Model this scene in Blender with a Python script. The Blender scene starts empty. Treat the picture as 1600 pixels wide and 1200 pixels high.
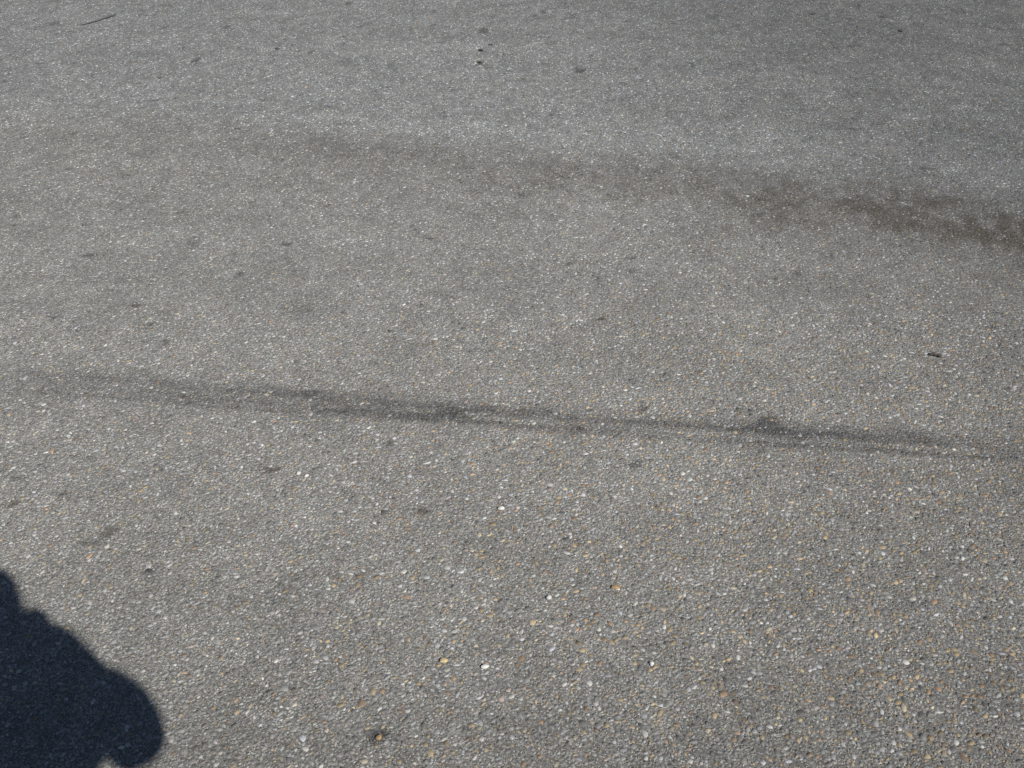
import bpy, bmesh, math, random
import numpy as np
from mathutils import Vector, Matrix

C = bpy.context.scene.collection
scene = bpy.context.scene

# ------------------------------------------------------------------ camera
PITCH = 36.0
cam_d = bpy.data.cameras.new('camera')
cam = bpy.data.objects.new('camera', cam_d)
C.objects.link(cam)
cam.location = (0, 0, 1.5)
cam.rotation_euler = (math.radians(90 - PITCH), 0, 0)
cam_d.sensor_width = 36.0
cam_d.lens = 36.0 * 1570 / 1600
cam_d.clip_start = 0.05
cam_d.clip_end = 3000
scene.camera = cam

# ------------------------------------------------------------------ light
SUN_EL, SUN_AZ = 41.8, 38.3          # elevation; degrees to the right of straight behind the camera
e, a = math.radians(SUN_EL), math.radians(SUN_AZ)
SUN_DIR = Vector((math.sin(a) * math.cos(e), -math.cos(a) * math.cos(e), math.sin(e)))
world = bpy.data.worlds.new('World')
scene.world = world
world.use_nodes = True
wn, wl = world.node_tree.nodes, world.node_tree.links
wn.clear()
w_out = wn.new('ShaderNodeOutputWorld')
w_bg = wn.new('ShaderNodeBackground')
w_sky = wn.new('ShaderNodeTexSky')
w_sky.sky_type = 'NISHITA'
w_sky.sun_disc = False
w_sky.sun_elevation = e
w_sky.sun_rotation = math.atan2(SUN_DIR.x, SUN_DIR.y)
w_sky.air_density = 1.0
w_sky.dust_density = 0.3
w_sky.ozone_density = 1.5
w_bg.inputs['Strength'].default_value = 0.042
wl.new(w_sky.outputs['Color'], w_bg.inputs['Color'])
wl.new(w_bg.outputs['Background'], w_out.inputs['Surface'])

sun_d = bpy.data.lights.new('sun', 'SUN')
sun_d.energy = 5.0
sun_d.angle = math.radians(0.6)
sun_d.color = (1.0, 0.965, 0.895)
sun = bpy.data.objects.new('sun', sun_d)
C.objects.link(sun)
sun.location = SUN_DIR * 20
sun.rotation_euler = SUN_DIR.to_track_quat('Z', 'Y').to_euler()

vs = scene.view_settings
vs.view_transform = 'Standard'
vs.look = 'None'
vs.exposure = 0.0
vs.gamma = 1.0
vs.use_curve_mapping = False
scene.render.engine = 'CYCLES'
scene.cycles.max_bounces = 4
scene.cycles.use_denoising = False
scene.cycles.filter_width = 1.5

# ------------------------------------------------------------------ helpers
def tag(o, label=None, cat=None, group=None, kind=None):
    if label: o['label'] = label
    if cat: o['category'] = cat
    if group: o['group'] = group
    if kind: o['kind'] = kind
    return o

def link(name, mesh, mat=None, parent=None):
    o = bpy.data.objects.new(name, mesh)
    C.objects.link(o)
    if mat is not None and not mesh.materials:
        mesh.materials.append(mat)
    if parent is not None:
        o.parent = parent
    return o

class NT:
    """small node-tree writer"""
    def __init__(s, mat):
        mat.use_nodes = True
        s.n, s.l = mat.node_tree.nodes, mat.node_tree.links
        s.n.clear()
    def add(s, typ, **kw):
        n = s.n.new(typ)
        for k, v in kw.items():
            setattr(n, k, v)
        return n
    def to(s, a, b):
        s.l.new(a, b)
    def math(s, op, a, b=None, clamp=False):
        n = s.add('ShaderNodeMath', operation=op, use_clamp=clamp)
        for i, v in enumerate((a, b)):
            if v is None: continue
            if isinstance(v, (int, float)): n.inputs[i].default_value = v
            else: s.to(v, n.inputs[i])
        return n.outputs[0]
    def mix(s, f, a, b, blend='MIX'):
        n = s.add('ShaderNodeMix', data_type='RGBA', blend_type=blend)
        for i, v in ((0, f), (6, a), (7, b)):
            if isinstance(v, (int, float)): n.inputs[i].default_value = v
            elif isinstance(v, tuple): n.inputs[i].default_value = (*v, 1)
            else: s.to(v, n.inputs[i])
        return n.outputs[2]
    def ramp(s, f, stops, interp='LINEAR'):
        n = s.add('ShaderNodeValToRGB')
        n.color_ramp.interpolation = interp
        el = n.color_ramp.elements
        while len(el) < len(stops): el.new(0.5)
        for q, (p, c) in zip(el, stops):
            q.position = p
            q.color = (*c, 1) if isinstance(c, tuple) else (c, c, c, 1)
        s.to(f, n.inputs[0])
        return n.outputs[0]

def simple_mat(name, col, rough=0.7, var=0.25, scale=60.0, bump=0.15):
    m = bpy.data.materials.new(name)
    t = NT(m)
    out, p = t.add('ShaderNodeOutputMaterial'), t.add('ShaderNodeBsdfPrincipled')
    tc, no = t.add('ShaderNodeTexCoord'), t.add('ShaderNodeTexNoise')
    no.inputs['Scale'].default_value = scale
    no.inputs['Detail'].default_value = 4
    t.to(tc.outputs['Object'], no.inputs['Vector'])
    lo = tuple(c * (1 - var) for c in col); hi = tuple(min(1, c * (1 + var)) for c in col)
    t.to(t.ramp(no.outputs[0], [(0.3, lo), (0.7, hi)]), p.inputs['Base Color'])
    p.inputs['Roughness'].default_value = rough
    b = t.add('ShaderNodeBump')
    b.inputs['Strength'].default_value = bump
    b.inputs['Distance'].default_value = 0.002
    t.to(no.outputs[0], b.inputs['Height'])
    t.to(b.outputs[0], p.inputs['Normal'])
    t.to(p.outputs[0], out.inputs[0])
    return m

# ------------------------------------------------------------------ noise in numpy
def _hash(i, j, seed):
    h = (i.astype(np.int64) * 374761393 + j.astype(np.int64) * 668265263 + seed * 1442695041) & 0xFFFFFFFF
    h = ((h ^ (h >> 13)) * 1274126177) & 0xFFFFFFFF
    h = h ^ (h >> 16)
    return (h & 0xFFFFFF) / float(0xFFFFFF)

def vnoise(x, y, seed):
    i, j = np.floor(x), np.floor(y)
    fx, fy = x - i, y - j
    fx, fy = fx * fx * (3 - 2 * fx), fy * fy * (3 - 2 * fy)
    i, j = i.astype(np.int64), j.astype(np.int64)
    a = _hash(i, j, seed) * (1 - fx) + _hash(i + 1, j, seed) * fx
    b = _hash(i, j + 1, seed) * (1 - fx) + _hash(i + 1, j + 1, seed) * fx
    return a * (1 - fy) + b * fy

def fbm(x, y, seed, octv=4):
    s, amp, tot = 0.0, 1.0, 0.0
    for k in range(octv):
        s = s + amp * vnoise(x * 2 ** k + 17.3 * k, y * 2 ** k - 9.1 * k, seed + k)
        tot += amp
        amp *= 0.55
    return s / tot

def sstep(a, b, x):
    t = np.clip((x - a) / (b - a), 0, 1)
    return t * t * (3 - 2 * t)

def catmull(xs, ys, x):
    """smooth curve through control points"""
    xs, ys = np.asarray(xs), np.asarray(ys)
    fx = np.linspace(xs[0], xs[-1], 400)
    fy = np.interp(fx, xs, ys)
    k = np.hanning(31); k /= k.sum()
    fy = np.convolve(np.pad(fy, 15, mode='reflect', reflect_type='odd'), k, 'valid')
    r = np.interp(x, fx, fy)
    r = np.where(x < xs[0], ys[0] + (x - xs[0]) * (ys[1] - ys[0]) / (xs[1] - xs[0]), r)
    r = np.where(x > xs[-1], ys[-1] + (x - xs[-1]) * (ys[-1] - ys[-2]) / (xs[-1] - xs[-2]), r)
    return r

# ------------------------------------------------------------------ wear of the road, plus a painted vignette, in metres on the ground
# dark round-ish spots: x, y, radius across, radius along, strength, (kind: 0 rubber/bitumen, 1 brown)
SPOTS = [
    (-0.157, 1.958, .036, .030, 1.0, 0), (-0.120, 1.945, .020, .018, .5, 1), (0.632, 1.892, .044, .036, 1.0, 0),
    (0.672, 1.862, .042, .018, 1.0, 0), (-0.499, 2.020, .034, .020, .9, 0), (0.165, 1.882, .010, .010, .9, 0),
    (0.935, 1.852, .030, .010, .5, 0), (0.86, 1.862, .04, .012, .45, 0),
    (-0.231, 1.045, .023, .020, 1.0, 0), (-0.222, 1.036, .022, .008, .7, 0),
    (-0.546, 1.735, .020, .012, .9, 1), (-0.854, 1.530, .019, .026, .75, 1), (-0.875, 1.500, .030, .014, .55, 0),
    (-1.089, 1.620, .012, .013, .9, 1), (-0.813, 2.625, .016, .020, .9, 0), (-0.996, 1.651, .012, .010, .8, 0),
    (-0.277, 1.594, .010, .009, .8, 0), (-0.732, 1.420, .010, .010, .7, 0),
    (-0.935, 2.245, .014, .020, .7, 0), (-0.955, 2.205, .006, .035, .5, 0), (-0.985, 1.735, .030, .010, .35, 0),
    (0.000, 1.290, .016, .014, .35, 0), (-0.62, 1.52, .04, .03, .25, 0), (-0.745, 1.69, .030, .03, .25, 0),
    (1.549, 5.305, .026, .040, .5, 0), (1.904, 5.260, .028, .030, .5, 0), (1.909, 5.012, .020, .030, .5, 0),
    (-0.142, 5.022, .034, .060, .8, 0), (-0.144, 4.726, .026, .040, .8, 0), (-0.100, 4.793, .020, .030, .7, 0),
    (-0.145, 4.553, .024, .040, .8, 0), (0.301, 4.466, .034, .070, .85, 0), (-0.938, 4.689, .022, .050, .7, 1),
    (-1.100, 4.740, .026, .040, .8, 0), (-1.448, 4.588, .028, .060, .85, 0), (-2.139, 4.535, .030, .040, .7, 0),
    (-1.985, 4.545, .014, .030, .8, 0), (-0.873, 5.504, .030, .050, .8, 0), (0.115, 5.271, .026, .040, .8, 0),
    (0.816, 4.509, .030, .050, .7, 0), (1.088, 4.509, .022, .030, .6, 0), (-1.699, 3.703, .022, .030, .8, 1),
    (0.160, 3.917, .016, .030, .7, 0), (1.361, 3.875, .014, .020, .9, 0), (0.116, 4.009, .014, .020, .9, 0),
    (1.435, 3.736, .012, .020, .9, 0), (1.543, 3.609, .012, .020, .9, 0), (-2.30, 5.15, .040, .06, .6, 0),
    (-1.72, 5.08, .020, .05, .8, 0), (-1.70, 4.98, .018, .03, .8, 0), (-1.42, 5.08, .022, .05, .7, 0),
    (-1.28, 4.76, .06, .05, .35, 0), (-0.75, 4.55, .10, .06, .35, 0), (-0.52, 4.50, .06, .05, .35, 0),
    (-0.80, 4.81, .020, .03, .7, 0), (-0.81, 4.94, .022, .02, .6, 0), (0.20, 5.06, .020, .04, .6, 0),
    (0.17, 5.33, .024, .05, .7, 0), (0.31, 5.31, .05, .05, .4, 0), (1.02, 5.25, .05, .06, .5, 0),
    (0.62, 4.90, .03, .05, .35, 0), (0.18, 4.80, .02, .03, .5, 0), (-1.05, 4.08, .03, .03, .5, 0),
    (-1.48, 4.07, .020, .03, .6, 0), (0.00, 3.24, .030, .030, .35, 0), (0.04, 3.17, .020, .025, .5, 0),
    (-1.0, 2.83, .03, .03, .4, 0), (-0.68, 2.71, .03, .03, .45, 1), (-0.60, 2.42, .03, .03, .3, 0),
    (-0.2, 2.50, .04, .03, .25, 0), (1.75, 3.2, .06, .08, .3, 0), (1.60, 2.20, .03, .03, .3, 0),
]
rs = np.random.RandomState(77)
for _ in range(420):                                   # small nameless specks, more of them further out
    y0 = 1.2 + 4.6 * rs.rand() ** 0.5
    x0 = (rs.rand() * 2 - 1) * (0.45 * y0 + 0.5)
    q = 0.004 + 0.010 * rs.rand() ** 2 + .002 * (y0 > 3)
    SPOTS.append((x0, y0, q * (1 + rs.rand()), q, 0.5 + 0.5 * rs.rand(), int(rs.rand() < .3)))

TX = [-1.90, -1.326, -1.068, -0.808, -0.477, -0.157, 0.155, 0.459, 0.631, 0.904, 1.192, 1.60]
TY = [2.115, 2.088, 2.062, 2.028, 1.984, 1.953, 1.912, 1.877, 1.860, 1.834, 1.801, 1.77]
OX = [-2.60, -2.03, -1.109, -0.678, -0.237, 0.116, 0.573, 0.786, 1.103, 1.376, 1.533, 1.665, 2.3]
OY = [3.86, 3.80, 3.66, 3.57, 3.45, 3.35, 3.28, 3.20, 3.10, 3.05, 2.95, 2.86, 2.45]

def wear_vignette(x, y):
    """returns rubber, oil, lighten, dust amounts, mottling and painted vignette for ground points"""
    # tyre mark: several streaks that come and go along the path
    cy = catmull(TX, TY, x)
    d = (y - cy)
    hw = np.interp(x, [-1.4, -0.9, -0.5, 0.0, 0.6, 1.2], [.064, .066, .062, .056, .053, .050])
    u = d / hw
    amt = np.interp(x, [-1.7, -1.25, -0.95, -0.72, -0.5, -0.2, 0.1, 0.4, 0.6, 0.75, 1.0, 1.15, 1.5],
                    [.12, .28, .46, .62, .70, .86, .58, .58, .80, .76, .60, .36, .15])
    prof = np.exp(-np.abs(u * 1.08) ** 5.0)
    streak = fbm(x * 0.9, d * 70 + 40, 11, 3)
    streak2 = fbm(x * 5.0, d * 160 + 10, 12, 2)
    rub = 1.10 * amt * prof * np.clip(0.62 + 1.5 * (streak - 0.44) + 0.8 * (streak2 - 0.5), 0, 1.15)
    # separate thin lines
    for off, x0, x1, w, s in ((.046, -1.2, -.9, .008, .6), (-.020, -1.0, -.2, .012, .35), (-.034, .62, 1.25, .006, .6),
                              (.012, .3, 1.0, .008, .4), (-.048, -1.4, -.6, .007, .45), (.030, -.55, .1, .014, .35)):
        win = sstep(x0 - .12, x0 + .1, x) * (1 - sstep(x1 - .1, x1 + .15, x))
        rub = rub + s * win * np.exp(-((d - off) / w) ** 2) * np.clip(2 * fbm(x * 9, d * 90, 15, 2) - .3, 0, 1)
    # faint second track further left, above the main one
    d2 = y - (2.20 - 0.05 * (x + 1.3))
    rub = rub + 0.12 * sstep(-.85, -1.2, x) * np.exp(-(d2 / .022) ** 2) * fbm(x * 4, d2 * 90, 21, 2)
    # old faint wheel streaks across the far lane
    for y0, sl, w, s in ((4.52, -.075, .10, .16), (4.05, -.07, .16, .08), (5.0, -.05, .14, .06), (3.95, -.02, .07, .08)):
        dd = y - (y0 + sl * x)
        rub = rub + s * np.exp(-(dd / w) ** 2) * np.clip(2.6 * fbm(x * 2.5, dd * 22, 31, 3) - .6, 0, 1.4)
    # oil and dirt band
    co = catmull(OX, OY, x)
    do = y - co
    ow = np.interp(x, [-2, -1, 0, 1, 1.6, 2.2], [.12, .16, .19, .20, .23, .25])
    oa = np.interp(x, [-2.4, -1.7, -1.0, -.3, .4, 1.0, 1.4, 1.8, 2.4], [.06, .13, .27, .35, .44, .58, .92, 1.2, 1.25])
    uo = do / ow
    lump = 0.36 * fbm(x * 6.5, y * 4.6, 41, 4) + 0.36 * fbm(x * 24.0, y * 15.0, 43, 3) + 0.28 * fbm(x * 70, y * 40, 44, 2)
    oil = oa * np.exp(-np.abs(uo) ** 2.2) * np.clip(0.70 + 4.0 * (lump - 0.49), 0.10, 1.3)
    low = 0.5 * fbm(x * 6, y * 4, 45, 3) + 0.5 * fbm(x * 24, y * 12, 47, 3)
    oil = oil + 0.6 * oa * np.exp(-((do + 1.3 * ow) / (1.5 * ow)) ** 2) * np.clip(4.5 * (low - .48), 0, 1)
    # pale strip beyond the oil band
    lt = np.exp(-((do - 2.0 * ow) / (.9 * ow)) ** 2) * sstep(-1.6, .4, x) * .8
    # spots
    wob = 0.35 + 1.3 * fbm(x * 90, y * 90, 51, 3)
    brown = np.zeros_like(x)
    for sx, sy, ra, rb, s, kind in SPOTS:
        if sy > 3.4: ra, rb = ra * .72, rb * .62
        m = (np.abs(x - sx) < 3 * ra) & (np.abs(y - sy) < 3 * rb)
        if not m.any(): continue
        wx = (fbm(x[m] * .55 / ra + sx * 50, y[m] * .55 / rb, 91, 3) - .5) * 1.9
        wy = (fbm(x[m] * .55 / ra, y[m] * .55 / rb + sy * 50, 95, 3) - .5) * 1.9
        q = ((x[m] - sx) / ra + wx) ** 2 + ((y[m] - sy) / rb + wy) ** 2
        v = s * (1 - sstep(0.40, 1.15, q * wob[m]))
        if kind: brown[m] = np.maximum(brown[m], v)
        else: rub[m] = np.maximum(rub[m], v * 1.0)
    oil = np.maximum(oil, brown)
    dust = np.clip(0.62 - 0.20 * x / (0.5 + 0.35 * np.abs(y)) + 0.05 * (y - 2.5) + 0.5 * (fbm(x * 1.1 + 3, y * 2.3, 61, 4) - 0.5), 0.15, 0.92)
    mott_vignette = (1 - 0.33 * sstep(-.1, 1.15, x * .62 + (y - 3.2) * .10 - .10)) * (1 - 0.10 * sstep(4.2, 5.8, y)) * (1 - .15 * sstep(1.75, .95, y)) * (1 - .12 * sstep(.05, .8, x) * sstep(2.1, 1.3, y))  # lens vignette painted into the road colour: darker right, far and near
    mott_vignette = 1.31 * mott_vignette
    mott_vignette = mott_vignette + 0.20 * (fbm(x * 0.5, y * 3.2, 71, 4) - 0.5) + 0.30 * (fbm(x * 7, y * 9, 75, 3) - 0.5)  # random mottling on top of the painted vignette
    mott_vignette = mott_vignette * (1 + (0.26 + .20 * sstep(2.2, 4.5, y)) * (fbm(x * 42, y * 26, 78, 2) - 0.5))
    return np.clip(rub, 0, 1), np.clip(oil, 0, 1), lt, dust, mott_vignette

RUB = np.array([0.060, 0.061, 0.064]); OIL = np.array([0.062, 0.053, 0.042]); DUST = np.array([0.212, 0.210, 0.200])
def weather_vignette(col, x, y, dust_k=1.0, tone=1.0, grain=None, w=None):
    rub, oil, lt, dust, mott_vignette = wear_vignette(x, y) if w is None else w
    if grain is not None:                          # some stones take the stain, others were polished clean again
        rub, oil = np.clip(rub * (0.25 + 1.45 * grain), 0, 1), np.clip(oil * (0.15 + 1.75 * grain), 0, 1.1)
    dk = (dust * (0.52 - .22 * sstep(1.8, 3.6, y)) * dust_k)[:, None]
    col = col * (1 - dk) + DUST * dk
    col = col * (mott_vignette * (1 + 0.12 * lt))[:, None] * tone  # mottling and painted vignette scale the colour
    r = (0.84 * rub)[:, None]
    col = col * (1 - r) + RUB * r
    o = (np.minimum(.9, 0.80 * oil))[:, None]
    col = col * (1 - o) + OIL * o
    # two laying lanes meet along the oily band: the far one is bluer, the near one warmer
    c = (0.20 * sstep(1.2, 3.0, y) + 0.80 * sstep(-.05, .32, y - catmull(OX, OY, x)))[:, None]
    return np.clip(col * (1 + np.array([-.013, 0, .024]) * (2 * c - 1)), 0.01, 0.9)

# ------------------------------------------------------------------ road sheet (to the horizon)
def far(sign, start):
    return sign * np.array([start + d for d in (.6, 1.5, 3, 6, 12, 30, 80, 200, 600)])
gx = np.concatenate([far(-1, 3.7)[::-1], np.linspace(-3.7, 3.7, 450), far(1, 3.7)])
ys, yy = [], 0.6
while yy < 6.6:
    ys.append(yy); yy += 0.008 + 0.0036 * yy
gy = np.concatenate([np.array([-600, -200, -60, -20, -6, -2, -.6, 0, .3]), np.array(ys), far(1, 6.6)])
X, Y = np.meshgrid(gx, gy)
xf, yf = X.ravel(), Y.ravel()

def half_width(y, m):
    return 0.51 * (0.809 * y + 0.882) + m

inside = (1 - sstep(0.18, 0.32, np.abs(xf) - half_width(yf, 0))) * sstep(.66, .86, yf) * (1 - sstep(5.75, 6.0, yf))
rub, oil, lt, dust, mott_vignette = wear_vignette(xf, yf)
pit = np.zeros_like(xf)
PITS = [(-0.231, 1.045, .017, .015, .0018), (-0.546, 1.735, .022, .013, .003), (-0.854, 1.530, .016, .022, .003),
        (-1.089, 1.620, .013, .013, .003), (-0.813, 2.625, .016, .020, .003), (0.630, 1.890, .02, .02, .0015),
        (-0.145, 4.553, .024, .040, .005), (0.301, 4.466, .034, .06, .005), (-1.448, 4.588, .028, .05, .005),
        (-0.142, 5.022, .034, .05, .005), (-0.144, 4.726, .026, .04, .005), (-0.873, 5.504, .03, .05, .005)]
for sx, sy, ra, rb, dp in PITS:
    pit = np.maximum(pit, dp * (1 - sstep(.3, 1.2, ((xf - sx) / ra) ** 2 + ((yf - sy) / rb) ** 2)))
near_mask = inside > 0
zf = np.where(near_mask, 0.0012 * (fbm(xf * 60, yf * 60, 81, 2) - .5), 0.0) - pit
base = np.repeat(np.array([[0.162, 0.162, 0.159]]), len(xf), 0)
gcol = weather_vignette(base, xf, yf, 0.45)
NX, NY = len(gx), len(gy)
idx = np.arange(NX * NY).reshape(NY, NX)
quads = np.stack([idx[:-1, :-1], idx[:-1, 1:], idx[1:, 1:], idx[1:, :-1]], -1).reshape(-1, 4)

def mesh_from(name, verts, loops, sizes, attrs=()):
    me = bpy.data.meshes.new(name)
    me.vertices.add(len(verts)); me.vertices.foreach_set('co', np.ascontiguousarray(verts, np.float32).ravel())
    me.loops.add(len(loops)); me.loops.foreach_set('vertex_index', np.ascontiguousarray(loops, np.int32))
    me.polygons.add(len(sizes))
    st = np.concatenate([[0], np.cumsum(sizes)[:-1]])
    me.polygons.foreach_set('loop_start', st.astype(np.int32))
    me.update(calc_edges=True)
    for nm, typ, data in attrs:
        at = me.attributes.new(nm, typ, 'POINT')
        if typ == 'FLOAT_COLOR':
            at.data.foreach_set('color', np.ascontiguousarray(np.hstack([data, np.ones((len(data), 1))]), np.float32).ravel())
        else:
            at.data.foreach_set('value', np.ascontiguousarray(data, np.float32))
    me.validate()
    return me

# materials of the asphalt -------------------------------------------------
m_road = bpy.data.materials.new('asphalt_binder')
t = NT(m_road)
out, p = t.add('ShaderNodeOutputMaterial'), t.add('ShaderNodeBsdfPrincipled')
geo = t.add('ShaderNodeNewGeometry')
at = t.add('ShaderNodeAttribute', attribute_name='tone')
ad = t.add('ShaderNodeAttribute', attribute_name='inside')
v1 = t.add('ShaderNodeTexVoronoi', feature='F1'); v1.inputs['Scale'].default_value = 330
v2 = t.add('ShaderNodeTexVoronoi', feature='F1'); v2.inputs['Scale'].default_value = 125
v3 = t.add('ShaderNodeTexVoronoi', feature='DISTANCE_TO_EDGE'); v3.inputs['Scale'].default_value = 125
n1 = t.add('ShaderNodeTexNoise'); n1.inputs['Scale'].default_value = 900; n1.inputs['Detail'].default_value = 3
for q in (v1, v2, v3, n1): t.to(geo.outputs['Position'], q.inputs['Vector'])
sep1 = t.add('ShaderNodeSeparateColor'); t.to(v1.outputs['Color'], sep1.inputs[0])
sep2 = t.add('ShaderNodeSeparateColor'); t.to(v2.outputs['Color'], sep2.inputs[0])
fine = t.ramp(sep1.outputs[0], [(0.0, 0.50), (0.25, 0.74), (0.6, 1.0), (0.85, 1.32), (1.0, 2.1)])
tint = t.ramp(sep1.outputs[1], [(0.0, (1.10, 0.98, .84)), (0.18, (1, 1, 1)), (0.8, (1, 1, 1)), (1.0, (.95, 1.0, 1.06))])
inner = t.mix(1.0, t.mix(1.0, at.outputs['Color'], fine, 'MULTIPLY'), tint, 'MULTIPLY')
stone_l = t.ramp(sep2.outputs[0], [(0.0, 0.75), (0.3, 1.1), (0.6, 1.35), (0.9, 1.7), (1.0, 2.6)])
stone_h = t.ramp(sep2.outputs[1], [(0.0, (1.35, 0.92, .5)), (0.10, (1.15, .97, .8)), (0.16, (1, 1, 1)), (0.85, (1, 1, 1)), (1.0, (.95, 1.0, 1.08))])
outer_s = t.mix(1.0, t.mix(1.0, at.outputs['Color'], stone_l, 'MULTIPLY'), stone_h, 'MULTIPLY')
edge = t.ramp(v3.outputs['Distance'], [(0.0, 0.0), (0.10, 1.0)])
outer = t.mix(edge, inner, outer_s)
t.to(t.mix(ad.outputs['Fac'], outer, inner), p.inputs['Base Color'])
p.inputs['Roughness'].default_value = 0.75
p.inputs['Specular IOR Level'].default_value = 0.35
hgt = t.math('ADD', t.math('MULTIPLY', v1.outputs['Distance'], -0.6), t.math('MULTIPLY', n1.outputs[0], 0.5))
b = t.add('ShaderNodeBump'); b.inputs['Strength'].default_value = 0.7; b.inputs['Distance'].default_value = 0.0015
t.to(hgt, b.inputs['Height']); t.to(b.outputs[0], p.inputs['Normal'])
t.to(p.outputs[0], out.inputs[0])

m_stone = bpy.data.materials.new('aggregate_stone')
t = NT(m_stone)
out, p = t.add('ShaderNodeOutputMaterial'), t.add('ShaderNodeBsdfPrincipled')
geo = t.add('ShaderNodeNewGeometry')
at = t.add('ShaderNodeAttribute', attribute_name='tone')
n1 = t.add('ShaderNodeTexNoise'); n1.inputs['Scale'].default_value = 420; n1.inputs['Detail'].default_value = 4
n2 = t.add('ShaderNodeTexNoise'); n2.inputs['Scale'].default_value = 1500; n2.inputs['Detail'].default_value = 2
for q in (n1, n2): t.to(geo.outputs['Position'], q.inputs['Vector'])
grain = t.ramp(n1.outputs[0], [(0.30, 0.70), (0.5, 1.0), (0.72, 1.34)])
t.to(t.mix(1.0, at.outputs['Color'], grain, 'MULTIPLY'), p.inputs['Base Color'])
t.to(t.ramp(n1.outputs[0], [(0.3, 0.75), (0.7, 0.5)]), p.inputs['Roughness'])
p.inputs['Specular IOR Level'].default_value = 0.4
b = t.add('ShaderNodeBump'); b.inputs['Strength'].default_value = 0.28; b.inputs['Distance'].default_value = 0.0010
t.to(t.math('ADD', n1.outputs[0], t.math('MULTIPLY', n2.outputs[0], .5)), b.inputs['Height'])
t.to(b.outputs[0], p.inputs['Normal'])
t.to(p.outputs[0], out.inputs[0])

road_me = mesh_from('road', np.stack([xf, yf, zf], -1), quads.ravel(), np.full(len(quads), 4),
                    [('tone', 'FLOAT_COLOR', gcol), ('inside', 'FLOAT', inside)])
road = link('road', road_me, m_road)
tag(road, 'worn grey asphalt road with tyre mark and oily dark band', None, None, 'structure')

# ------------------------------------------------------------------ aggregate stones
R = np.random.RandomState(5)
Y0, Y1 = 0.80, 5.95

def scatter(per_m2, y0, y1, m):
    """uniform random points in the strip of road the stones cover"""
    hw = half_width(y1, m)
    n = int(per_m2 * 2 * hw * (y1 - y0))
    x, y = (R.rand(n) * 2 - 1) * hw, y0 + R.rand(n) * (y1 - y0)
    k = np.abs(x) < half_width(y, m)
    return x[k], y[k]

class Cells:
    """which stones lie near a point: up to `cap` per cell"""
    def __init__(s, x, y, r, size, cap=5):
        s.size, s.cap = size, cap
        s.x, s.y, s.r = x, y, r
        s.ox, s.oy = x.min() - 2 * size, y.min() - 2 * size
        ci = ((x - s.ox) / size).astype(int); cj = ((y - s.oy) / size).astype(int)
        s.W, s.H = ci.max() + 4, cj.max() + 4
        s.t = np.full((s.W * s.H, cap), -1, np.int64)
        key = ci * s.H + cj
        o = np.argsort(key, kind='stable'); ks = key[o]
        first = np.searchsorted(ks, ks); rank = np.arange(len(ks)) - first
        g = rank < cap
        s.t[ks[g], rank[g]] = o[g]
    def lowest(s, x, y, r, k, pr):
        ok = np.ones(len(x), bool)
        ci = ((x - s.ox) / s.size).astype(int); cj = ((y - s.oy) / s.size).astype(int)
        me_ = np.arange(len(x))
        for di in (-1, 0, 1):
            for dj in (-1, 0, 1):
                tt = s.t[(ci + di) * s.H + (cj + dj)]
                for c in range(s.cap):
                    q = tt[:, c]
                    near = (x - s.x[q]) ** 2 + (y - s.y[q]) ** 2 < (k * (r + s.r[q])) ** 2
                    ok &= ~((q >= 0) & (q != me_) & near & (pr[q] < pr))
        return ok
    def free(s, x, y, r, k):
        ok = np.ones(len(x), bool)
        ci = np.clip(((x - s.ox) / s.size).astype(int), 1, s.W - 2); cj = np.clip(((y - s.oy) / s.size).astype(int), 1, s.H - 2)
        for di in (-1, 0, 1):
            for dj in (-1, 0, 1):
                tt = s.t[(ci + di) * s.H + (cj + dj)]
                for c in range(s.cap):
                    q = tt[:, c]
                    d2 = (x - s.x[q]) ** 2 + (y - s.y[q]) ** 2
                    ok &= (q < 0) | (d2 > (k * (r + s.r[q])) ** 2)
        return ok

def settle(x, y, r, k, size, others, rounds):
    """keep a random non-overlapping subset: in each round a point stays if no earlier-ranked candidate crowds it"""
    kx, ky, kr = np.zeros(0), np.zeros(0), np.zeros(0)
    for o in others:
        g = o.free(x, y, r, k); x, y, r = x[g], y[g], r[g]
    for q in range(rounds):
        pr = R.permutation(len(x)).astype(float)
        c = Cells(x, y, r, size, 8)
        g = c.lowest(x, y, r, k, pr)
        kx, ky, kr = np.append(kx, x[g]), np.append(ky, y[g]), np.append(kr, r[g])
        c = Cells(x[g], y[g], r[g], size, 6)
        x, y, r = x[~g], y[~g], r[~g]
        g = c.free(x, y, r, k); x, y, r = x[g], y[g], r[g]
        if len(x) < 50: break
    return kx, ky, kr

ax, ay = scatter(14000, Y0, Y1, .28)
k = R.rand(len(ax)) < 0.45 + 1.1 * fbm(ax * 11, ay * 11, 131, 3)
ax, ay = ax[k], ay[k]
ar = 0.0034 + 0.0034 * R.rand(len(ax)) ** 1.6 + 0.0019 * (R.rand(len(ax)) < .10)
ax, ay, ar = settle(ax, ay, ar, .86, 0.0145, [], 4)
cA = Cells(ax, ay, ar, 0.0145, 6)
bx, by = scatter(30000, Y0, Y1, .28)
k = R.rand(len(bx)) < 1 - .68 * sstep(2.6, 4.2, by)
bx, by = bx[k], by[k]
br = 0.0016 + 0.0016 * R.rand(len(bx))
bx, by, br = settle(bx, by, br, .84, 0.0105, [cA], 3)
cB = Cells(bx, by, br, 0.0105, 8)
cx_, cy_ = scatter(44000, Y0, 2.9, .2)
k = R.rand(len(cx_)) < 1 - sstep(1.6, 2.7, cy_)
cx_, cy_ = cx_[k], cy_[k]
cr = 0.0008 + 0.0010 * R.rand(len(cx_))
k = cA.free(cx_, cy_, cr, .86) & cB.free(cx_, cy_, cr, .86)
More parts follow.
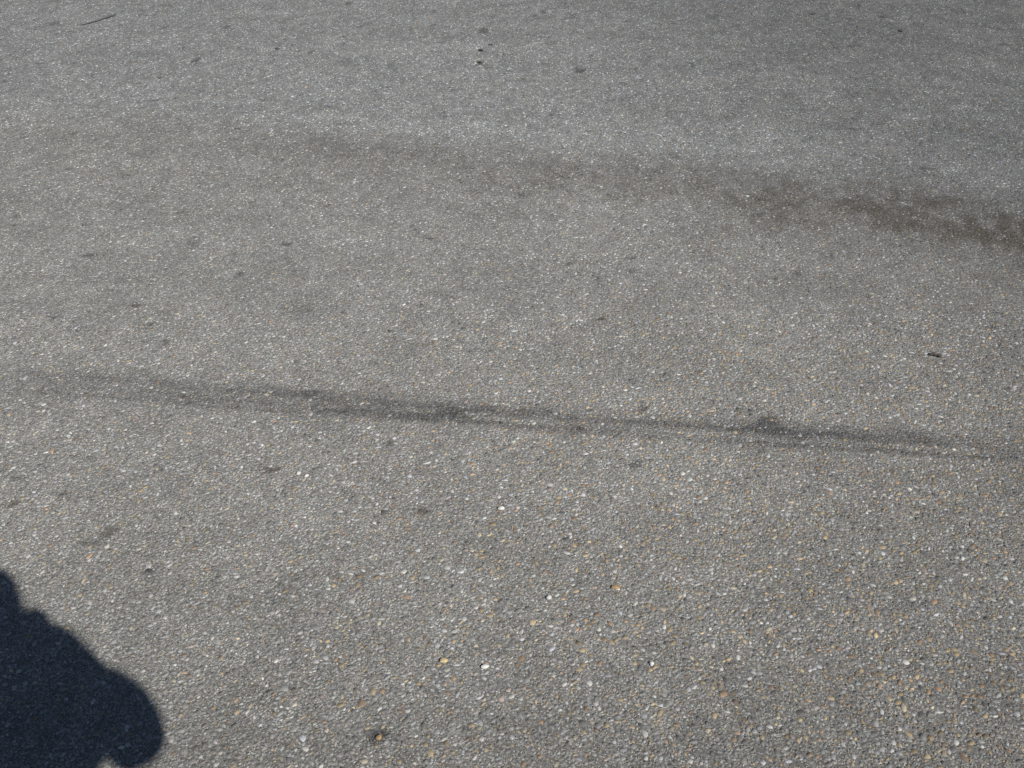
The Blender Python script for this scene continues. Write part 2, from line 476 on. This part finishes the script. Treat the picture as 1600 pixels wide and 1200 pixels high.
cx_, cy_, cr = cx_[k], cy_[k], cr[k]

def palette(n, x, y, r):
    sd = 0.42 + 0.30 * sstep(2.0, 4.0, y)
    g = np.clip(0.222 * np.exp(R.randn(n) * sd - 0.4 * (sd ** 2 - .176)), .05, .46)
    col = np.stack([g * (1 + .03 * R.randn(n)), g * 1.005, g * (1.02 + .05 * R.randn(n))], -1)
    u = R.rand(n)
    warm = (0.22 + 1.2 * sstep(-1.1, 0.9, x / (0.45 * y + .45))) * (1 - 0.85 * sstep(1.5, 3.0, y))
    big = sstep(.0022, .0042, r)
    f_tan, f_rust = (0.07 + .09 * big) * warm, (0.022 + .035 * big) * warm
    jit = np.exp(R.randn(n) * .25)[:, None]
    k = u < f_tan
    col[k] = np.array([0.272, 0.214, 0.138]) * jit[k]
    k2 = (u >= f_tan) & (u < f_tan + f_rust)
    col[k2] = np.array([0.222, 0.150, 0.098]) * jit[k2]
    k3 = (u > 0.30) & (u < 0.300 + 0.014 * (1 - .7 * sstep(1.8, 3.2, y)))
    col[k3] = np.array([0.46, 0.455, 0.44]) * jit[k3] ** .6
    k4 = (u > 0.40) & (u < 0.44)
    col[k4] = np.array([0.31, 0.275, 0.205]) * jit[k4]
    k5 = (u > 0.50) & (u < 0.57)
    col[k5] = np.array([0.080, 0.080, 0.084]) * jit[k5]
    k6 = (u > 0.60) & (u < 0.63)
    col[k6] = np.array([0.215, 0.170, 0.155]) * jit[k6]
    strong = k | k2 | k3
    return col, strong

def in_pit(x, y):
    m = np.zeros(len(x), bool)
    for sx, sy, ra, rb, dp in PITS:
        m |= ((x - sx) / ra) ** 2 + ((y - sy) / rb) ** 2 < 0.8
    return m

def stones(x, y, r, n, h0, hs, tilt, crown=False):
    """vertices / faces / colours of many stones at once; n corners each"""
    N = len(x)
    col, strong = palette(N, x, y, r)
    ws, gr = wear_vignette(x, y), R.rand(N)
    cw = weather_vignette(col, x, y, 1.0, 1.0, gr, ws)
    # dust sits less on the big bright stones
    cs = weather_vignette(col, x, y, 0.55, 1.0, gr, ws)
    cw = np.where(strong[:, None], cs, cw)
    ang = (np.arange(n)[None, :] + 0.80 * (R.rand(N, n) - .5)) * (2 * np.pi / n)
    rad = r[:, None] * (0.78 + 0.46 * R.rand(N, n))
    el = 1 + 0.42 * R.rand(N, 1); th = R.rand(N, 1) * np.pi
    px, py = rad * np.cos(ang) * el, rad * np.sin(ang) / el
    qx, qy = px * np.cos(th) - py * np.sin(th), px * np.sin(th) + py * np.cos(th)
    tx, ty = np.tan(R.randn(N, 1) * tilt), np.tan(R.randn(N, 1) * tilt)
    h = (h0 + hs * R.randn(N, 1)).clip(0.0003, None)
    zb = np.full((N, n), -0.0012)
    if crown:                                     # faceted cap: base ring and one off-centre summit
        V = np.zeros((N, n + 1, 3))
        V[:, :n, 0] = x[:, None] + qx; V[:, :n, 1] = y[:, None] + qy; V[:, :n, 2] = -0.0004
        V[:, n, 0] = x + r * (R.rand(N) - .5) * .9; V[:, n, 1] = y + r * (R.rand(N) - .5) * .9; V[:, n, 2] = h[:, 0]
        f = np.stack([np.stack([np.full(N, i), np.full(N, (i + 1) % n), np.full(N, n)], -1) for i in range(n)], 1)
        L = (f + (np.arange(N) * (n + 1))[:, None, None]).ravel()
        return V.reshape(-1, 3), L, np.full(N * n, 3), np.repeat(cw, n + 1, 0), n + 1
    sc = 0.74 + 0.20 * R.rand(N, n)
    V = np.zeros((N, 2 * n, 3))
    V[:, :n, 0] = x[:, None] + qx; V[:, :n, 1] = y[:, None] + qy; V[:, :n, 2] = zb
    V[:, n:, 0] = x[:, None] + qx * sc; V[:, n:, 1] = y[:, None] + qy * sc
    V[:, n:, 2] = h + qx * sc * tx + qy * sc * ty + 0.00012 * R.randn(N, n)
    sides = np.stack([np.stack([np.full(N, i), np.full(N, (i + 1) % n), np.full(N, n + (i + 1) % n), np.full(N, n + i)], -1)
                      for i in range(n)], 1).reshape(N, -1)
    top = np.repeat(np.arange(n, 2 * n)[None], N, 0)
    L = (np.hstack([sides, top]) + (np.arange(N) * 2 * n)[:, None]).ravel()
    S = np.tile(np.array([4] * n + [n]), N)
    return V.reshape(-1, 3), L, S, np.repeat(cw, 2 * n, 0), 2 * n

def gather(parts):
    off, V, L, S, K = 0, [], [], [], []
    for v, l, s, c, _ in parts:
        V.append(v); L.append(l + off); S.append(s); K.append(c); off += len(v)
    return np.concatenate(V), np.concatenate(L), np.concatenate(S), np.concatenate(K)

k = ~in_pit(ax, ay); ax, ay, ar = ax[k], ay[k], ar[k]
k = ~in_pit(bx, by); bx, by, br = bx[k], by[k], br[k]
k = ~in_pit(cx_, cy_); cx_, cy_, cr = cx_[k], cy_[k], cr[k]

# the 300 stones that show largest are objects of their own
depth = 0.809 * ay + 0.882
vis = (np.abs(ax) < 0.505 * depth) & (ay > 0.985)
show = np.where(vis, ar / depth, 0)
order = np.argsort(-show)
single = np.zeros(len(ax), bool); single[order[:300]] = True
sv, sl, ss, scol, sn = stones(ax[single], ay[single], ar[single], 7, 0.00038, 0.00026, math.radians(4.0))
sv = sv.reshape(-1, sn, 3); scol = scol.reshape(-1, sn, 3)
face_loops = sl.reshape(len(sv), -1) - (np.arange(len(sv)) * sn)[:, None]
for i in range(len(sv)):
    c = sv[i].mean(0); c[2] = 0
    me = mesh_from('stone', sv[i] - c, face_loops[i], np.array([4] * 7 + [7]), [('tone', 'FLOAT_COLOR', scol[i])])
    o = link('stone', me, m_stone, road)
    o.location = c

NEAR = 2.4
an, bn = (ay < NEAR) & ~single, by < NEAR
am, af, bf = (ay >= NEAR) & (ay < 3.7) & ~single, (ay >= 3.7) & ~single, ~bn
V, L, S, K = gather([
    stones(ax[an], ay[an], ar[an], 6, 0.00038, 0.00026, math.radians(4.0)),
    stones(bx[bn], by[bn], br[bn], 5, 0.00036, 0.00026, math.radians(5.0)),
    stones(cx_, cy_, cr, 4, 0.0004, 0.00030, math.radians(10)),
    stones(ax[am], ay[am], ar[am], 4, 0.00038, 0.00026, math.radians(4.0)),
    stones(ax[af], ay[af], ar[af], 4, 0.00055, 0.00032, math.radians(5)),
    stones(bx[bf], by[bf], br[bf], 4, 0.00045, 0.0002, math.radians(7), True),
])
print('stones A %d B %d C %d tris %d' % (len(ax), len(bx), len(cx_), (S - 2).sum() + 2 * len(quads)))
agg = link('aggregate', mesh_from('aggregate', V, L, S, [('tone', 'FLOAT_COLOR', K)]), m_stone, road)
agg['kind'] = 'stuff'

# ------------------------------------------------------------------ loose things lying on the road
m_white = simple_mat('white_quartz', (0.58, 0.57, 0.54), 0.45, 0.12, 300)
m_cream = simple_mat('cream_stone', (0.48, 0.39, 0.22), 0.55, 0.18, 300)
m_tan = simple_mat('tan_stone', (0.32, 0.21, 0.11), 0.6, 0.2, 300)
m_tar = simple_mat('dry_bitumen', (0.068, 0.067, 0.065), 0.8, 0.35, 200, 0.5)
m_bark = simple_mat('dark_bark', (0.095, 0.097, 0.105), 0.8, 0.35, 150, 0.4)

def pebble(x, y, sx, sy, sz, mat, label, rot=0.0, name='pebble', cat='pebble', group='loose pebbles on the road', rough=0.16, seed=0):
    bm = bmesh.new()
    bmesh.ops.create_icosphere(bm, subdivisions=2, radius=1.0)
    rr = random.Random(seed + int(x * 1000) * 7 + int(y * 1000))
    ph = [rr.uniform(0, 6.28) for _ in range(4)]
    cuts = [Vector((rr.uniform(-1, 1), rr.uniform(-1, 1), rr.uniform(-.2, 1))).normalized() for _ in range(5)]
    for v in bm.verts:
        d = v.co.normalized()
        f = 1 + rough * (math.sin(3 * d.x + ph[0]) * math.cos(2 * d.y + ph[1]) + .6 * math.sin(5 * d.y + ph[2] + 2 * d.z))
        for cdir in cuts:
            f = min(f, 0.80 / max(d.dot(cdir), 0.5))
        v.co = Vector((d.x * f * sx, d.y * f * sy, d.z * f * sz))
    me = bpy.data.meshes.new(name); bm.to_mesh(me); bm.free()
    o = link(name, me, mat)
    o.location = (x, y, 0.0009 + sz * 0.62)
    o.rotation_euler = (0, 0, rot)
    return tag(o, label, cat, group)

pebble(-0.482, 1.718, .0056, .0060, .0044, m_white, 'round white pebble, left one of the close pair below the tyre mark', .4)
pebble(-0.463, 1.709, .0054, .0038, .0036, m_white, 'small oval white pebble, right one of the close pair below the tyre mark', .6)
pebble(-0.024, 1.602, .0078, .0058, .0046, m_white, 'largest bright white pebble lying alone in the middle of the asphalt', .2)
pebble(0.073, 1.348, .0060, .0052, .0042, m_white, 'off-white angular pebble in the lower middle of the road', .9)
pebble(-0.125, 1.195, .0085, .0056, .0044, m_cream, 'flat yellow cream pebble near the bottom of the photo', .25)
pebble(-0.049, 1.182, .0072, .0052, .0044, m_white, 'white pebble beside the yellow cream pebble near the bottom', .15)
pebble(0.256, 1.189, .0048, .0046, .0040, m_white, 'tiny round white pebble right of the bottom middle', .0)
pebble(-0.228, 1.034, .0062, .0054, .0026, m_tan, 'tan orange pebble sitting in the small dark pit at the bottom', .5)
pebble(0.205, 1.375, .0090, .0052, .0034, m_tan, 'flat orange brown pebble in the lower middle, right of the off-white pebble', .1)

TAR = 'black bitumen crumbs on the road'
def crumb(x, y, sx, sy, sz, label, rot=0.0, seed=0):
    return pebble(x, y, sx * .88, sy * .8, sz * .6, m_tar, label, rot, 'bitumen_crumb', 'bitumen crumb', TAR, .34, seed)
crumb(1.549, 5.305, .017, .015, .006, 'black crumb near the top edge, first right of the middle', .2)
crumb(1.890, 5.250, .020, .011, .004, 'thin flat black crumb near the top right, above the jagged one', .0)
crumb(1.909, 5.012, .016, .014, .008, 'jagged black crumb at the top right, below the thin flat one', .3)
crumb(-0.732, 1.420, .0105, .0045, .005, 'small dark crumb just above the shadow at lower left', -.7)
crumb(0.165, 1.882, .0050, .0048, .003, 'tiny black crumb on the lower edge of the tyre mark, right of centre', .1)
crumb(-0.277, 1.594, .0060, .0055, .003, 'small charcoal crumb left of the largest white pebble', .1)
crumb(-0.144, 4.726, .014, .012, .004, 'flat dark crumb near the top, middle of a loose row of three', .1)
crumb(-0.100, 4.800, .011, .010, .004, 'small dark crumb near the top, uppermost of a loose row of three', .1)
crumb(-0.145, 4.553, .013, .011, .004, 'dark crumb near the top, lowest of a loose row of three', .0)
crumb(-1.100, 4.740, .015, .012, .005, 'dark crumb at the upper left, beside the brown stain', .0)

# the ragged black scrap at right: a bent sliver of rubber
def ribbon(name, pts, w, h, mat):
    bm = bmesh.new(); rings = []
    for i, (x, y, z, s) in enumerate(pts):
        q = pts[min(i + 1, len(pts) - 1)]; o_ = pts[max(i - 1, 0)]
        d = Vector((q[0] - o_[0], q[1] - o_[1], 0)).normalized(); n_ = Vector((-d.y, d.x, 0))
        ring = []
        for kk in range(6):
            an_ = kk * math.pi / 3
            ring.append(bm.verts.new(Vector((x, y, z)) + n_ * (math.cos(an_) * w * s) + Vector((0, 0, math.sin(an_) * h * s))))
        rings.append(ring)
    for r0, r1 in zip(rings, rings[1:]):
        for kk in range(6):
            bm.faces.new((r0[kk], r0[(kk + 1) % 6], r1[(kk + 1) % 6], r1[kk]))
    bm.faces.new(rings[0][::-1]); bm.faces.new(rings[-1])
    bmesh.ops.recalc_face_normals(bm, faces=bm.faces)
    me = bpy.data.meshes.new(name); bm.to_mesh(me); bm.free()
    return link(name, me, mat)

o = ribbon('rubber_scrap', [(1.101, 2.192, .004, .35), (1.106, 2.190, .005, .8), (1.111, 2.194, .0065, 1.1), (1.116, 2.188, .0055, .8),
                            (1.122, 2.189, .006, 1.0), (1.127, 2.182, .005, .9), (1.132, 2.181, .003, .4)], .0042, .0034, m_tar)
tag(o, 'ragged black rubber scrap on the right half above the tyre mark', 'rubber scrap')
o = ribbon('twig', [(-2.150, 5.105, .004, .5), (-2.120, 5.130, .006, .8), (-2.090, 5.172, .007, 1.0), (-2.062, 5.215, .008, 1.1),
                    (-2.040, 5.252, .010, .9), (-2.026, 5.278, .008, .5)], .0042, .0036, m_bark)
tag(o, 'thin straight dark twig lying at the upper left corner', 'twig')

# ------------------------------------------------------------------ the photographer, whose shadow falls into the picture
m_skin = simple_mat('skin', (0.50, 0.32, 0.23), 0.55, 0.08, 40, 0.05)
m_shirt = simple_mat('blue_cotton', (0.10, 0.14, 0.22), 0.85, 0.15, 220, 0.3)
m_trouser = simple_mat('dark_denim', (0.05, 0.06, 0.09), 0.85, 0.2, 260, 0.3)
m_shoe = simple_mat('shoe_leather', (0.04, 0.03, 0.025), 0.5, 0.2, 80, 0.2)
m_hair = simple_mat('dark_hair', (0.03, 0.022, 0.018), 0.6, 0.3, 120, 0.5)
m_silver = simple_mat('silver_casing', (0.55, 0.55, 0.57), 0.35, 0.05, 80, 0.05)
m_black = simple_mat('black_plastic', (0.02, 0.02, 0.02), 0.4, 0.1, 80, 0.05)
m_eye = simple_mat('eye_white', (0.75, 0.73, 0.70), 0.2, 0.03, 50, 0.0)

def skin_mesh(name, chains, mat, parent, sub=2):
    """chains: list of lists of ((x,y,z), (rx,ry)) or an int index of an earlier vertex to start from"""
    verts, edges, radii, roots = [], [], [], []
    for ch in chains:
        prev = None
        if isinstance(ch[0], int):
            prev, ch = ch[0], ch[1:]
        else:
            roots.append(len(verts))
        for co, r in ch:
            verts.append(co); radii.append(r if isinstance(r, tuple) else (r, r))
            if prev is not None: edges.append((prev, len(verts) - 1))
            prev = len(verts) - 1
    me = bpy.data.meshes.new(name)
    me.from_pydata(verts, edges, [])
    o = link(name, me, mat, parent)
    o.modifiers.new('skin', 'SKIN')
    for i, r in enumerate(radii):
        me.skin_vertices[0].data[i].radius = r
        me.skin_vertices[0].data[i].use_root = i in roots
    s = o.modifiers.new('subdivision', 'SUBSURF'); s.levels = s.render_levels = sub
    o.modifiers['skin'].use_smooth_shade = True
    return o

person = bpy.data.objects.new('person', None)
C.objects.link(person)
PB = Vector((0.085, -0.19, 0))
person.location = PB
tag(person, 'person in a blue shirt taking the photo, casting the shadow at lower left', 'person')
def L3(x, y, z): return (x - PB.x, y - PB.y, z)

SH_R, EL_R, WR_R = (0.252, -0.098, 1.365), (0.166, 0.008, 1.152), (0.122, -0.018, 1.435)
SH_L, EL_L, WR_L = (-0.100, -0.140, 1.365), (-0.125, 0.020, 1.165), (-0.084, -0.050, 1.43)
def lerp(p, q, f): return tuple(a_ + (b_ - a_) * f for a_, b_ in zip(p, q))
def P(v, r): return (L3(*v), r)
body = skin_mesh('body', [
    [P((0.085, -0.200, .93), (.13, .10)), P((0.080, -0.205, 1.10), (.105, .085)), P((0.080, -0.195, 1.25), (.100, .09)), P((0.085, -0.180, 1.35), (.11, .085)),
     P((0.092, -0.175, 1.445), .056), P((0.100, -0.155, 1.530), .056), P((0.100, -0.135, 1.580), (.070, .078)), P((0.100, -0.140, 1.645), (.075, .093)), P((0.100, -0.145, 1.700), (.055, .065))],
    [3, P(SH_R, .052), P(lerp(SH_R, EL_R, .5), .043), P(EL_R, .038), P(lerp(EL_R, WR_R, .4), .038), P(WR_R, .026), P((.101, -.018, 1.508), (.045, .046))],
    [3, P(SH_L, .052), P(lerp(SH_L, EL_L, .5), .043), P(EL_L, .038), P(lerp(EL_L, WR_L, .4), .038), P(WR_L, .026), P((-.066, -.048, 1.485), (.020, .034))],
    [0, P((0.175, -0.200, .88), .085), P((0.190, -0.195, .50), .055), P((0.195, -0.210, .10), .036)],
    [0, P((-0.005, -0.200, .88), .085), P((-0.020, -0.195, .50), .055), P((-0.025, -0.210, .10), .036)],
    [P((0.100, -0.070, 1.635), .010), P((0.100, -0.048, 1.612), .012), P((0.100, -0.045, 1.600), .011)],                       # nose
    [P((0.176, -0.145, 1.630), .012), P((0.182, -0.153, 1.647), .012), P((0.180, -0.155, 1.663), .008)],                     # ears
    [P((0.024, -0.145, 1.630), .012), P((0.018, -0.153, 1.647), .012), P((0.020, -0.155, 1.663), .008)],
    # right hand on the camera: index over the shutter, three fingers round the front, thumb behind
    [P((.066, -.040, 1.500), .010), P((.060, -.020, 1.556), .0105), P((.046, -.012, 1.570), .009), P((.034, -.014, 1.560), .008)],
    [P((.068, -.035, 1.495), .010), P((.070, -.004, 1.530), .010), P((.054, .000, 1.522), .009), P((.038, -.006, 1.516), .008)],
    [P((.068, -.040, 1.485), .010), P((.072, -.012, 1.512), .010), P((.055, -.006, 1.502), .009), P((.040, -.012, 1.496), .008)],
    [P((.066, -.045, 1.475), .009), P((.070, -.022, 1.494), .009), P((.055, -.016, 1.484), .008), P((.043, -.020, 1.480), .007)],
    [P((.068, -.058, 1.480), .012), P((.056, -.080, 1.500), .011), P((.036, -.084, 1.512), .009)],
    # left hand steadies the other end
    [P((-.066, -.040, 1.500), .010), P((-.062, -.018, 1.550), .010), P((-.048, -.012, 1.562), .009), P((-.036, -.014, 1.556), .008)],
    [P((-.068, -.035, 1.495), .010), P((-.070, -.004, 1.528), .010), P((-.056, .000, 1.522), .009), P((-.046, -.004, 1.516), .008)],
    [P((-.068, -.040, 1.485), .010), P((-.072, -.012, 1.510), .010), P((-.057, -.006, 1.502), .009), P((-.046, -.010, 1.496), .008)],
    [P((-.066, -.045, 1.475), .009), P((-.070, -.022, 1.492), .009), P((-.057, -.016, 1.484), .008), P((-.047, -.020, 1.480), .007)],
    [P((-.068, -.058, 1.480), .012), P((-.056, -.080, 1.500), .011), P((-.036, -.084, 1.512), .009)],
], m_skin, person)
skin_mesh('shirt', [
    [P((0.085, -0.200, .90), (.175, .145)), P((0.085, -0.205, 1.10), (.128, .11)), P((0.085, -0.195, 1.25), (.112, .11)), P((0.085, -0.180, 1.365), (.130, .105)), P((0.085, -0.175, 1.415), (.100, .085)), P((0.122, -0.150, 1.490), (.112, .092)), P((0.120, -0.148, 1.545), (.104, .088))],
    [3, P((.170, -.125, 1.450), .068), P(SH_R, .070), P(lerp(SH_R, EL_R, .5), .058), P(EL_R, .055), P(lerp(EL_R, WR_R, .45), .052), P(lerp(EL_R, WR_R, .88), .050), P(lerp(EL_R, WR_R, 1.10), .046)],
    [3, P(SH_L, .078), P(lerp(SH_L, EL_L, .5), .066), P(EL_L, .060), P(lerp(EL_L, WR_L, .45), .050), P(lerp(EL_L, WR_L, .93), .038)],
], m_shirt, person)
skin_mesh('trousers', [
    [P((0.085, -0.200, 1.00), (.145, .125)), P((0.085, -0.200, .90), (.155, .130))],
    [1, P((0.180, -0.200, .80), .098), P((0.190, -0.195, .50), .075), P((0.195, -0.210, .10), .062)],
    [1, P((-0.010, -0.200, .80), .098), P((-0.020, -0.195, .50), .075), P((-0.025, -0.210, .10), .062)],
], m_trouser, person)
for sx_ in (.195, -.025):
    skin_mesh('shoe', [[P((sx_, -.25, .045), (.036, .044)), P((sx_, -.19, .050), (.038, .050)), P((sx_ + .006, -.10, .036), (.046, .036)), P((sx_ + .008, -.03, .028), (.036, .027))]], m_shoe, person)
bm = bmesh.new()
bmesh.ops.create_icosphere(bm, subdivisions=4, radius=1)
for v in list(bm.verts):
    d = v.co.copy()
    if d.z < -0.15 + 0.75 * max(0, d.y): bm.verts.remove(v); continue
    f = 1 + .03 * math.sin(9 * d.x + 4 * d.z) * math.sin(11 * d.y)
    v.co = Vector((d.x * .096 * f, d.y * .106 * f, d.z * .100 * f))
me = bpy.data.meshes.new('hair'); bm.to_mesh(me); bm.free()
hair = link('hair', me, m_hair, person); hair.location = L3(.104, -.143, 1.652)
sm = hair.modifiers.new('thickness', 'SOLIDIFY'); sm.thickness = 0.012; sm.offset = -1
for ex in (.069, .131):
    bm = bmesh.new(); bmesh.ops.create_uvsphere(bm, u_segments=16, v_segments=10, radius=.0115)
    me = bpy.data.meshes.new('eye'); bm.to_mesh(me); bm.free()
    o = link('eye', me, m_eye, person); o.location = L3(ex, -.064, 1.637)
skin_mesh('mouth', [[P((.078, -.064, 1.573), .004), P((.100, -.058, 1.571), .006), P((.122, -.064, 1.573), .004)]], simple_mat('lips', (.40, .17, .14), .5, .05), person)

# compact camera in the hands (behind the lens of this picture)
pc = bpy.data.objects.new('compact_camera', None); C.objects.link(pc)
fwd = Vector((0, math.cos(math.radians(PITCH)), -math.sin(math.radians(PITCH))))
pc.location = Vector((0, 0, 1.5)) - fwd * 0.045
pc.rotation_euler = (math.radians(-PITCH), 0, 0)
tag(pc, 'small silver compact camera held up in both hands of the person', 'camera')
def bevel_box(name, size, loc, mat, bev):
    bm = bmesh.new(); bmesh.ops.create_cube(bm, size=1)
    for v in bm.verts: v.co = Vector((v.co.x * size[0], v.co.y * size[1], v.co.z * size[2]))
    bmesh.ops.bevel(bm, geom=bm.edges[:], offset=bev, segments=3, affect='EDGES')
    me = bpy.data.meshes.new(name); bm.to_mesh(me); bm.free()
    o = link(name, me, mat, pc); o.location = loc
    return o
def can(name, r, depth, loc, mat, rot):
    bm = bmesh.new(); bmesh.ops.create_cone(bm, cap_ends=True, segments=32, radius1=r, radius2=r * .94, depth=depth)
    me = bpy.data.meshes.new(name); bm.to_mesh(me); bm.free()
    o = link(name, me, mat, pc); o.location = loc; o.rotation_euler = rot
    return o
bevel_box('casing', (.098, .026, .058), (0, 0, 0), m_silver, .006)
can('lens_barrel', .020, .018, (0.004, .0225, -.002), m_black, (-math.pi / 2, 0, 0))
can('shutter_button', .006, .004, (.030, 0, .0305), m_silver, (0, 0, 0))
bevel_box('screen', (.052, .002, .040), (-.012, -.0140, 0), m_black, .0006)
